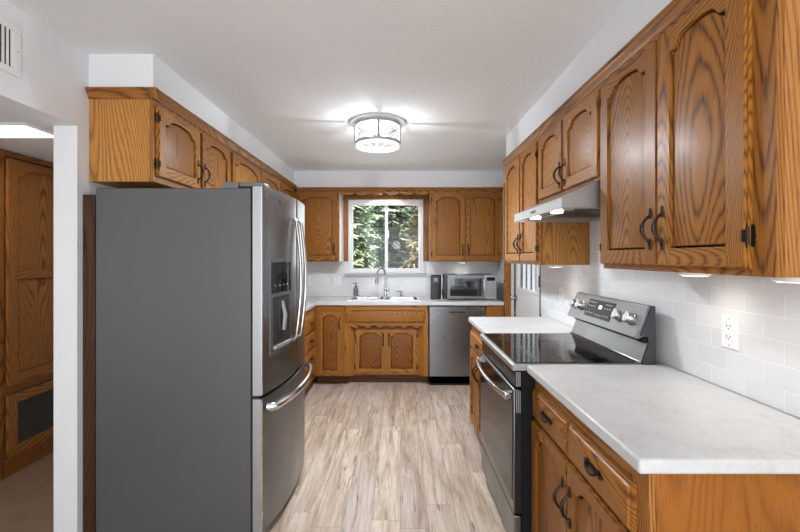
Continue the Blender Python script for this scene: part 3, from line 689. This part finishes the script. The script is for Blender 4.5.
for x in (.055, .145, .575, .680):
    k = bpy.data.objects.new('knob_axis', None)
    q = MB(); q.lathe([(.031, 0), (.031, .006), (.027, .008), (.025, .028), (.022, .033), (0, .034)], seg=24); q.box(-.005, .005, -.024, .024, .030, .040)
    me = q.mesh('knob', KNOBM); o = place(me, 'knob', CPn, onface(x, .52, 0)); o.rotation_euler = nn.to_track_quat('Z', 'Y').to_euler()
    bpy.data.objects.remove(k)

# ------------------------------------------------------------------ range hood
HD = thing('range_hood', 'stainless steel under-cabinet range hood above the cooktop', 'range hood', (.73, 2.615, 0), RR)
W = .765; dp = .48
q = MB(); q.prism([(0, 1.636), (0, 1.682), (.165, 1.759), (dp, 1.759), (dp, 1.636), (dp-.012, 1.636), (dp-.012, 1.70), (.06, 1.665), (.012, 1.650), (.012, 1.636)], 'x', 0, W)
SH = q.build('shell', LSTEEL, HD)
for x0, x1 in ((.0012, .010), (W-.010, W-.0012)):
    MB().prism([(.012, 1.636), (.012, 1.655), (.06, 1.67), (dp-.012, 1.705), (dp-.012, 1.636)], 'x', x0, x1).build('end_panel', LSTEEL, HD)
bx(.012, W-.012, .030, dp-.02, 1.652, 1.656).build('baffle_panel', LSTEEL, HD)
for (x0, x1) in ((.19, .375), (.39, .575)):
    q = MB()
    for i in range(9): q.box(x0+i*.02, x0+i*.02+.010, .14, dp-.06, 1.647, 1.652)
    q.build('filter', STEELX, HD)
for x in (.165, .495):
    q = MB(); q.lathe([(.030, .012), (.030, 0), (.0, -.001)], (x, .080, 1.640), seg=20); q.build('lamp_lens', LENS, HD)
for i in range(3): 
    bx(.33+i*.03, .345+i*.03, -.002, 0, 1.652, 1.666).build('button', BLACK, HD)
for x in (.165, .495): lamp('SPOT', 'hood_light', (.808, 2.615-x, 1.636), (0, 0, 0), HOOD_W*1.2, (1, .93, .84), spot_size=2.4, spot_blend=.6, shadow_soft_size=.03)

# ------------------------------------------------------------------ refrigerator
FR = thing('refrigerator', 'stainless steel French door refrigerator with dark grey side at the left', 'refrigerator', (-1.50, 2.02, 0))
Wf = .91
bx(0, .765, 0, Wf, .03, 1.752).build('body', FSIDE, FR, bevel=.004)
def fx(v):                                             # front surface, v along the width
    u = (v/Wf)*2-1; return .818+.056*(1-abs(u)**2.2)
def fdoor(name, v0, v1, z0, z1, rnd=.010):
    P = [(.772, v0+.004)]; n = 14
    P.append((fx(v0)-rnd, v0))
    for i in range(1, 5): a = PI/2*i/4; P.append((fx(v0)-rnd+rnd*math.sin(a), v0+rnd-rnd*math.cos(a)))
    for i in range(1, n): v = v0+rnd+(v1-v0-2*rnd)*i/n; P.append((fx(v), v))
    for i in range(0, 5): a = PI/2*i/4; P.append((fx(v1)-rnd+rnd*math.cos(a), v1-rnd+rnd*math.sin(a)))
    P.append((.772, v1-.004)); return MB().prism(P, 'z', z0, z1)
FD1 = fdoor('door', 0, Wf/2-.002, .728, 1.762).build('door', FSTEEL, FR)
FD2 = fdoor('door', Wf/2+.002, Wf, .728, 1.762).build('door', FSTEEL, FR)
FD3 = fdoor('door', 0, Wf, .045, .712).build('freezer_drawer', FSTEEL, FR)
for dd, z0, z1 in ((FD1, .73, 1.76), (FD3, .047, .71)):
    o = MB(); o.box(.775, .820, -.0025, .0, z0, z1); x = o.build('edge_cap', LSTEEL, dd); x['label'] = 'pale grey side edge'
    MB().box(.816, .822, -.004, 0, z0, z1).build('bright_edge', CHROME, dd)
bx(.766, .772, .01, Wf-.01, .05, 1.75).build('gasket', GAP, FR)
for v in (.02, Wf-.10): 
    q = MB(); q.box(.700, .825, v, v+.08, 1.7625, 1.785); q.build('hinge_cover', mat('grey_hinge_cover', (.16, .16, .165), .4, .3), FR, bevel=.005)
bx(.62, .70, .012, .12, 1.752, 1.785).build('hinge_cover', bpy.data.materials['grey_hinge_cover'], FR, bevel=.004)
bx(.765, .80, .004, .05, .713, .727).build('middle_hinge', BLACK, FR)
for v in (.08, Wf-.08): bx(.05, .72, v-.03, v+.03, 0, .031).build('foot', BLACK, FR)
def vhandle(par, v):
    x0 = fx(v); pts = [(x0-.002, v, .93), (x0+.012, v, .94)]
    for i in range(17): a = i/16; pts.append((x0+.020+.026*math.sin(PI*a), v, .955+.66*a))
    pts += [(x0+.012, v, 1.63), (x0-.002, v, 1.64)]
    MB().tube(pts, .0125, 12, flat=.8).build('handle', CHROME, par)
vhandle(FD1, Wf/2-.070); vhandle(FD2, Wf/2+.045)
pts = [(fx(.05)-.002, .05, .655), (fx(.05)+.02, .052, .655)]
for i in range(21): v = .06+(Wf-.12)*i/20; pts.append((fx(v)+.034+.018*math.sin(PI*i/20), v, .655))
pts += [(fx(Wf-.05)+.02, Wf-.052, .655), (fx(Wf-.05)-.002, Wf-.05, .655)]
MB().tube(pts, .016, 12, flat=1.25).build('handle', CHROME, FD3)
# water and ice dispenser on the near door
va, vb = .070, .330; nx = 10
def curved(z0, z1, o0, o1, va=va, vb=vb):
    P = [(fx(va+(vb-va)*i/nx)+o1, va+(vb-va)*i/nx) for i in range(nx+1)]+[(fx(vb-(vb-va)*i/nx)+o0, vb-(vb-va)*i/nx) for i in range(nx+1)]
    return MB().prism(P, 'z', z0, z1)
DS = curved(.905, 1.40, -.002, .004).build('dispenser_panel', mat('dispenser_grey', (.17, .17, .175), .35, .7), FD1)
curved(1.225, 1.385, .004, .0055, va+.01, vb-.01).build('display', DGLASS, DS)
curved(.935, 1.205, .004, .005, va+.025, vb-.025).build('recess', mat('recess_dark', (.075, .075, .08), .25, .7), DS)
q = MB(); q.tube([(fx(.20)+.006, .20, 1.175), (fx(.20)+.020, .20, 1.10), (fx(.20)+.012, .20, 1.02)], [.008, .012, .010], 10); q.build('lever', NICKEL, DS)
curved(.935, .950, .004, .018, va+.03, vb-.03).build('drip_tray', NICKEL, DS)
q = MB()
for i in range(4):
    v = va+.04+i*.05; q.add([(fx(v)+.0062, v, 1.26), (fx(v+.012)+.0062, v+.012, 1.26), (fx(v+.012)+.0062, v+.012, 1.266), (fx(v)+.0062, v, 1.266)], [(0, 1, 2, 3)])
q.build('icons', MARK, DS)

# ------------------------------------------------------------------ ceiling light
def glow_glass():
    m = bpy.data.materials.new('lit_seeded_glass'); m.use_nodes = True; t = m.node_tree; t.nodes.clear()
    o = t.nodes.new('ShaderNodeOutputMaterial'); a = t.nodes.new('ShaderNodeBsdfTransparent'); e = t.nodes.new('ShaderNodeEmission'); e.inputs[1].default_value = .8
    x = t.nodes.new('ShaderNodeMixShader'); x.inputs[0].default_value = .22
    t.links.new(a.outputs[0], x.inputs[1]); t.links.new(e.outputs[0], x.inputs[2]); t.links.new(x.outputs[0], o.inputs[0]); return m
GLOWG = glow_glass()
LX, LY = -.17, 3.13
PLATEM = mat('pale_satin_plate', (.70, .70, .70), .4)
CL = thing('ceiling_light', 'round flush ceiling light with crossed metal bars and glass', 'ceiling light', (LX, LY, HC))
q = MB(); q.lathe([(.215, 0), (.218, -.006), (.208, -.014), (.10, -.018), (0, -.018)], seg=64); q.build('ceiling_plate', PLATEM, CL)
R = .168
def band(z0, z1, r0, r1): 
    return MB().lathe([(r0, z0), (r1, z0), (r1, z1), (r0, z1), (r0, z0)], seg=64)
def ringband(name, z0, z1, r0, r1, m, par):
    n = 64; L = []
    for (r, z) in ((r0, z0), (r1, z0), (r1, z1), (r0, z1)): L.append([(r*math.cos(2*PI*i/n), r*math.sin(2*PI*i/n), z) for i in range(n)])
    vs = [p for l in L for p in l]; fs = [(k*n+i, k*n+(i+1) % n, ((k+1) % 4)*n+(i+1) % n, ((k+1) % 4)*n+i) for k in range(4) for i in range(n)]
    return MB().add(vs, fs).build(name, m, par)
ringband('upper_ring', -.036, -.018, R-.010, R+.004, NICKEL, CL)
ringband('lower_ring', -.172, -.153, R-.014, R+.004, NICKEL, CL)
for k in range(4):
    a = math.radians(-85+90*k); MB().tube([(R*math.cos(a), R*math.sin(a), -.034), (R*math.cos(a), R*math.sin(a), -.155)], .011, 8).build('upright_bar', NICKEL, CL)
for k in range(4):
    for s in (0, 1):
        a0, a1 = math.radians(-85+90*k+8), math.radians(-85+90*(k+1)-8); P = []
        for i in range(9):
            u = i/8; a = a0+(a1-a0)*u; z = -.038-.114*(u if s else 1-u); P.append(((R-.006)*math.cos(a), (R-.006)*math.sin(a), z))
        MB().tube(P, .0045, 5).build('cross_bar', NICKEL, CL)
ringband('glass_drum', -.170, -.036, R-.020, R-.017, GLOWG, CL)
ringband('frosted_rim', -.190, -.173, R-.030, R-.006, mat('frosted_lit_rim', (.9, .9, .9), .4, emit=(1, 1, 1), es=1.6), CL)
MB().lathe([(0, -.182), (R-.03, -.182), (R-.03, -.185), (0, -.185)], seg=48).build('bottom_glass', GLOWG, CL)
for k in range(3):
    a = math.radians(40+120*k); x, y = .07*math.cos(a), .07*math.sin(a)
    q = MB(); q.lathe([(.012, -.018), (.012, -.045), (.008, -.046)], (x, y, 0), seg=14); so = q.build('socket', NICKEL, CL)
    q = MB(); q.ell((x, y, -.078), .024, .024, .032); q.build('bulb', BULB, so)
lamp('AREA', 'ceiling_light_glow', (LX, LY, HC-.195), (0, 0, 0), CEIL_W, (.86, .93, 1), shape='DISK', size=.28)
lamp('POINT', 'ceiling_light_side', (LX, LY, HC-.15), (0, 0, 0), 14, (.86, .93, 1), shadow_soft_size=.04)
lamp('POINT', 'ceiling_light_upglow', (LX, LY, HC-.085), (0, 0, 0), 17, (.90, .95, 1), shadow_soft_size=.012)

# ------------------------------------------------------------------ puck lights
def puck(x, y, z, label, e=PUCK_W, glow=True, r=.050):
    t = thing('puck_light', label, 'puck light', (x, y, z), 0, 'puck lights under the cabinets')
    MB().lathe([(r, 0), (r, -.012), (r-.006, -.018), (r-.007, -.014), (0, -.014)], seg=28).build('housing', WHITE, t)
    MB().lathe([(r-.008, -.014), (r-.009, -.0185), (0, -.020)], seg=28).build('lens', LENS, t)
    lamp('SPOT', 'puck_glow', (x, y, z-.024), (0, 0, 0), e*1.7, (1, .96, .90), spot_size=2.75, spot_blend=.8, shadow_soft_size=.03)
puck(1.07, 1.49, 1.3615, 'white puck light under the near right wall cabinet, farther of its two', 1.2)
puck(1.07, 1.11, 1.3615, 'white puck light under the near right wall cabinet, closer of its two', 1.2)
puck(1.07, 2.82, 1.3615, 'white puck light under the wall cabinet beyond the range hood', .8)
puck(.76, 5.00, 1.3615, 'white puck light under the back wall cabinet above the microwave', 1.3)
puck(-.27, 5.00, 2.1995, 'left one of the two puck lights behind the scalloped valance', 4)
puck(-.10, 5.00, 2.1995, 'right one of the two puck lights behind the scalloped valance', 4)

# ------------------------------------------------------------------ outlets, switches, vent
def outlet(loc, rz, label, gangs=1, kind='outlet'):
    t = thing('wall_outlet' if kind == 'outlet' else 'light_switch', label, 'outlet' if kind == 'outlet' else 'light switch', loc, rz)
    hw = .038+(gangs-1)*.023
    q = MB(); q.loft([[(-hw, 0, -.062), (hw, 0, -.062), (hw, 0, .062), (-hw, 0, .062)], [(-hw, -.003, -.062), (hw, -.003, -.062), (hw, -.003, .062), (-hw, -.003, .062)], [(-hw+.004, -.006, -.058), (hw-.004, -.006, -.058), (hw-.004, -.006, .058), (-hw+.004, -.006, .058)]])
    q.build('cover_plate', PLATE, t)
    for g in range(gangs):
        cx = (g-(gangs-1)/2)*.046
        if kind == 'outlet':
            for cz in (-.0195, .0195):
                r = MB(); r.loft([[(cx+.017*math.copysign(abs(math.cos(a))**.6, math.cos(a)), y, cz+.014*math.copysign(abs(math.sin(a))**.6, math.sin(a))) for a in [2*PI*i/20 for i in range(20)]] for y in (-.006, -.008)]); rc_ = r.build('receptacle', PLATE, t)
                s = MB(); s.box(cx-.009, cx-.0062, -.0086, -.0079, cz-.002, cz+.008); s.box(cx+.0062, cx+.009, -.0086, -.0079, cz-.001, cz+.007); s.lathe([(.0028, -.0086), (.0028, -.0079)], (cx, 0, cz-.007), 'y', 10); s.build('slots', BLACK, rc_)
        else:
            r = MB(); r.box(cx-.016, cx+.016, -.009, -.005, -.033, .033); r.build('rocker', PLATE, t, bevel=.002)
    s = MB(); 
    for cz in (-.048, .048): s.lathe([(.003, -.0068), (.003, -.0058)], (0, 0, cz), 'y', 10)
    s.build('screws', NICKEL, t)
    return t
outlet((XR-.008, 1.503, 1.137), RR, 'white duplex outlet on the tile above the near right counter')
outlet((XR-.008, 3.07, 1.13), RR, 'white switch plate on the tile beyond the range', kind='switch')
outlet((-.795, YB-.008, 1.114), 0, 'white double switch plate on the tile left of the window', 2, 'switch')
outlet((-1.16, YB-.008, 1.114), 0, 'white outlet on the tile in the back left corner')
outlet((XR-.001, 4.90, 1.114), RR, 'white outlet on the side wall beside the microwave')
VT = thing('wall_vent', 'white return air grille high on the left wall', 'vent', (XL, 1.70, 2.255), RL)
q = MB(); L0, L1 = -.36, 0
q.box(L0, L1, -.006, 0, -.105, -.075); q.box(L0, L1, -.006, 0, .075, .105); q.box(L0, L0+.03, -.006, 0, -.075, .075); q.box(L1-.035, L1, -.006, 0, -.075, .075); q.build('frame', WHITE, VT, bevel=.003)
bx(L0+.03, L1-.035, -.001, 0, -.075, .075).build('backing', GAP, VT)
x = L0+.038
while x < L1-.042:
    q = MB().box(x, x+.009, -.005, -.0012, -.075, .075); q.build('louver', WHITE, VT); x += .0185
q = MB(); q.lathe([(.003, -.008), (.003, -.005)], (L1-.016, 0, 0), 'y', 10); q.build('screw', NICKEL, VT)

# ------------------------------------------------------------------ side hall: tall oak cabinet and its light
HCb = thing('hall_cabinet', 'tall dark oak built-in cabinet in the side hall', 'cabinet', (-2.52, 2.20, 0), RL)
q = MB(); q.box(0, 1.15, .02, .42, 0, 2.095); q.build('carcass', OHALL, HCb)
OHX = oak('oak_hall_rail', 'x', (.40, .165, .040), (.09, .028, .007), 56)
q = MB(); q.box(0, .41, 0, .02, 0, 2.095, 0); q.box(.41, 1.0, 0, .02, 2.06, 2.095, 1); q.box(1.0, 1.15, 0, .02, 0, 2.095, 0); q.box(.41, 1.0, 0, .02, 0, .12, 1); q.box(.41, 1.0, 0, .02, .53, .60, 1); q.build('face_frame', [OHALL, OHX], HCb)
def halldoor():
    x0, x1, z0, z1 = .42, .99, .585, 2.045; zm = 1.30; W = .062; T = .02; K = 26
    b = MB(); b.box(x0, x0+W, -T, 0, z0, z1, 0); b.box(x1-W, x1, -T, 0, z0, z1, 0); b.box(x0+W, x1-W, -T, 0, z0, z0+.07, 1); b.box(x0+W, x1-W, -T, 0, zm-.03, zm+.03, 1)
    xa, xb = x0+W, x1-W; zs = z1-.10; A = .05
    for i in range(K):
        u0, u1 = i/K, (i+1)/K; p0, p1 = xa+(xb-xa)*u0, xa+(xb-xa)*u1; a0, a1 = zs+A*arch(u0), zs+A*arch(u1)
        b.add([(p0, -T, a0), (p1, -T, a1), (p1, -T, z1), (p0, -T, z1), (p0, 0, a0), (p1, 0, a1), (p1, 0, z1), (p0, 0, z1)], [(0, 1, 2, 3), (7, 6, 5, 4), (0, 4, 5, 1), (3, 2, 6, 7)], 1)
    d = b.build('door', [OHALL, OHX], HCb)
    def lp(i, y, za, arched, zt):
        P = [(xa+i, y, za+i), (xb-i, y, za+i)]
        for k in range(K, -1, -1): u = k/K; P.append((xa+i+(xb-xa-2*i)*u, y, (zs+A*arch(u)-i) if arched else zt-i))
        return P
    for za, ar, zt in ((zm+.03, True, 0), (z0+.07, False, zm-.03)):
        MB().loft([lp(-.001, -.003, za, ar, zt), lp(.004, -.005, za, ar, zt), lp(.03, -.012, za, ar, zt), lp(.032, -.012, za, ar, zt)], cap0=False).build('panel', OHALL, d)
halldoor()
b = MB(); x0, x1, z0, z1, W, T = .42, .99, .125, .525, .062, .02
b.box(x0, x0+W, -T, 0, z0, z1, 0); b.box(x1-W, x1, -T, 0, z0, z1, 0); b.box(x0+W, x1-W, -T, 0, z0, z0+.06, 1); b.box(x0+W, x1-W, -T, 0, z1-.06, z1, 1); GD = b.build('grille_door', [OHALL, OHX], HCb)
bx(x0+W, x1-W, -.004, -.001, z0+.06, z1-.06).build('backing', GAP, GD)
b = MB(); za, zb_ = z0+.06, z1-.06; xa, xb = x0+W, x1-W; stp = .024
k = -30
while k < 60:
    for s in (1, -1):
        # diagonal bar clipped to the rectangle
        c = xa+k*stp; P = []
        t0, t1 = za, zb_
        def xx(z): return c+(z-za)*s if s > 0 else c-(z-za)
        lo, hi = za, zb_
        if s > 0: lo = max(lo, za+(xa-c)); hi = min(hi, za+(xb-c))
        else: lo = max(lo, za+(c-xb)); hi = min(hi, za+(c-xa))
        if hi-lo > .01: b.tube([(xx(lo), -.008, lo), (xx(hi), -.008, hi)], .0028, 4)
    k += 1
b.build('lattice', LATT, GD)
FL = thing('hall_ceiling_light', 'flat white ceiling light panel in the side hall', 'ceiling light', (-2.22, 2.21, 2.10))
bx(-.31, .31, -.12, .12, -.012, 0).build('frame', WHITE, FL, bevel=.003)
bx(-.29, .29, -.10, .10, -.016, -.011).build('diffuser', FLUOR, FL)
lamp('AREA', 'hall_light_glow', (-2.22, 2.21, 2.075), (0, 0, 0), 3, (1, .95, .88), shape='RECTANGLE', size=.55, size_y=.18)

# ------------------------------------------------------------------ outside: lawn and evergreens
struct(bx(-12, 12, 5.4, 24, -.35, -.30).build('ground', GRASS), 'green lawn outside the sink window', 'ground')
def spruce(x, y, h, rb, m, label, seed, n=30):
    rnd = random.Random(seed); t = thing('evergreen_tree', label, 'tree', (x, y, -.30), 0, None)
    MB().tube([(0, 0, 0), (0, 0, h*.5), (0, 0, h)], [.13, .08, .02], 8).build('trunk', BARK, t)
    b = MB()
    for k in range(n):
        f = k/n; z = h*(.04+.94*f); R_ = rb*(1-f)**.8+.1; nb = 11
        for j in range(nb):
            a = 2*PI*(j+rnd.random()*.7)/nb; L = R_*(.8+.35*rnd.random()); ns = int(7+L*9)
            for s in range(ns):
                u = (s+.5)/ns; r = L*u; zz = z-.32*L*u+.22*L*u*u+rnd.uniform(-.03, .03); wd = .22*(1-.6*u)+.05
                cx, cy = r*math.cos(a), r*math.sin(a)
                for q_ in range(5):
                    sd = rnd.choice((-1, 1)); an = a+sd*rnd.uniform(.3, 1.2); l2 = wd*rnd.uniform(.6, 1.3); dz = -l2*rnd.uniform(.0, .6); wdt = .022
                    ex, ey = cx+l2*math.cos(an), cy+l2*math.sin(an); px, py_ = -math.sin(an)*wdt, math.cos(an)*wdt; tw = rnd.uniform(-.02, .02)
                    b.add([(cx-px, cy-py_, zz-tw), (cx+px, cy+py_, zz+tw), (ex+px*.4, ey+py_*.4, zz+dz), (ex-px*.4, ey-py_*.4, zz+dz-.01)], [(0, 1, 2, 3)])
    me = bpy.data.meshes.new('foliage'); me.from_pydata(b.v, [], b.f); me.materials.append(m)
    place(me, 'foliage', t)
spruce(-1.25, 8.2, 5.2, .78, NEED[0], 'green evergreen outside the left half of the sink window', 1, 44)
spruce(.82, 8.3, 5.4, .78, NEED[2], 'brownish evergreen outside the right half of the sink window', 2, 44)
spruce(-.30, 11.3, 7.0, 1.35, NEED[1], 'tall bluish evergreen farther back between the nearer two', 3, 40)
spruce(-2.3, 15.2, 8.0, 1.7, NEED[0], 'distant evergreen behind the left half of the sink window', 6, 34)
spruce(1.9, 15.4, 8.0, 1.7, NEED[2], 'distant evergreen behind the right half of the sink window', 7, 34)
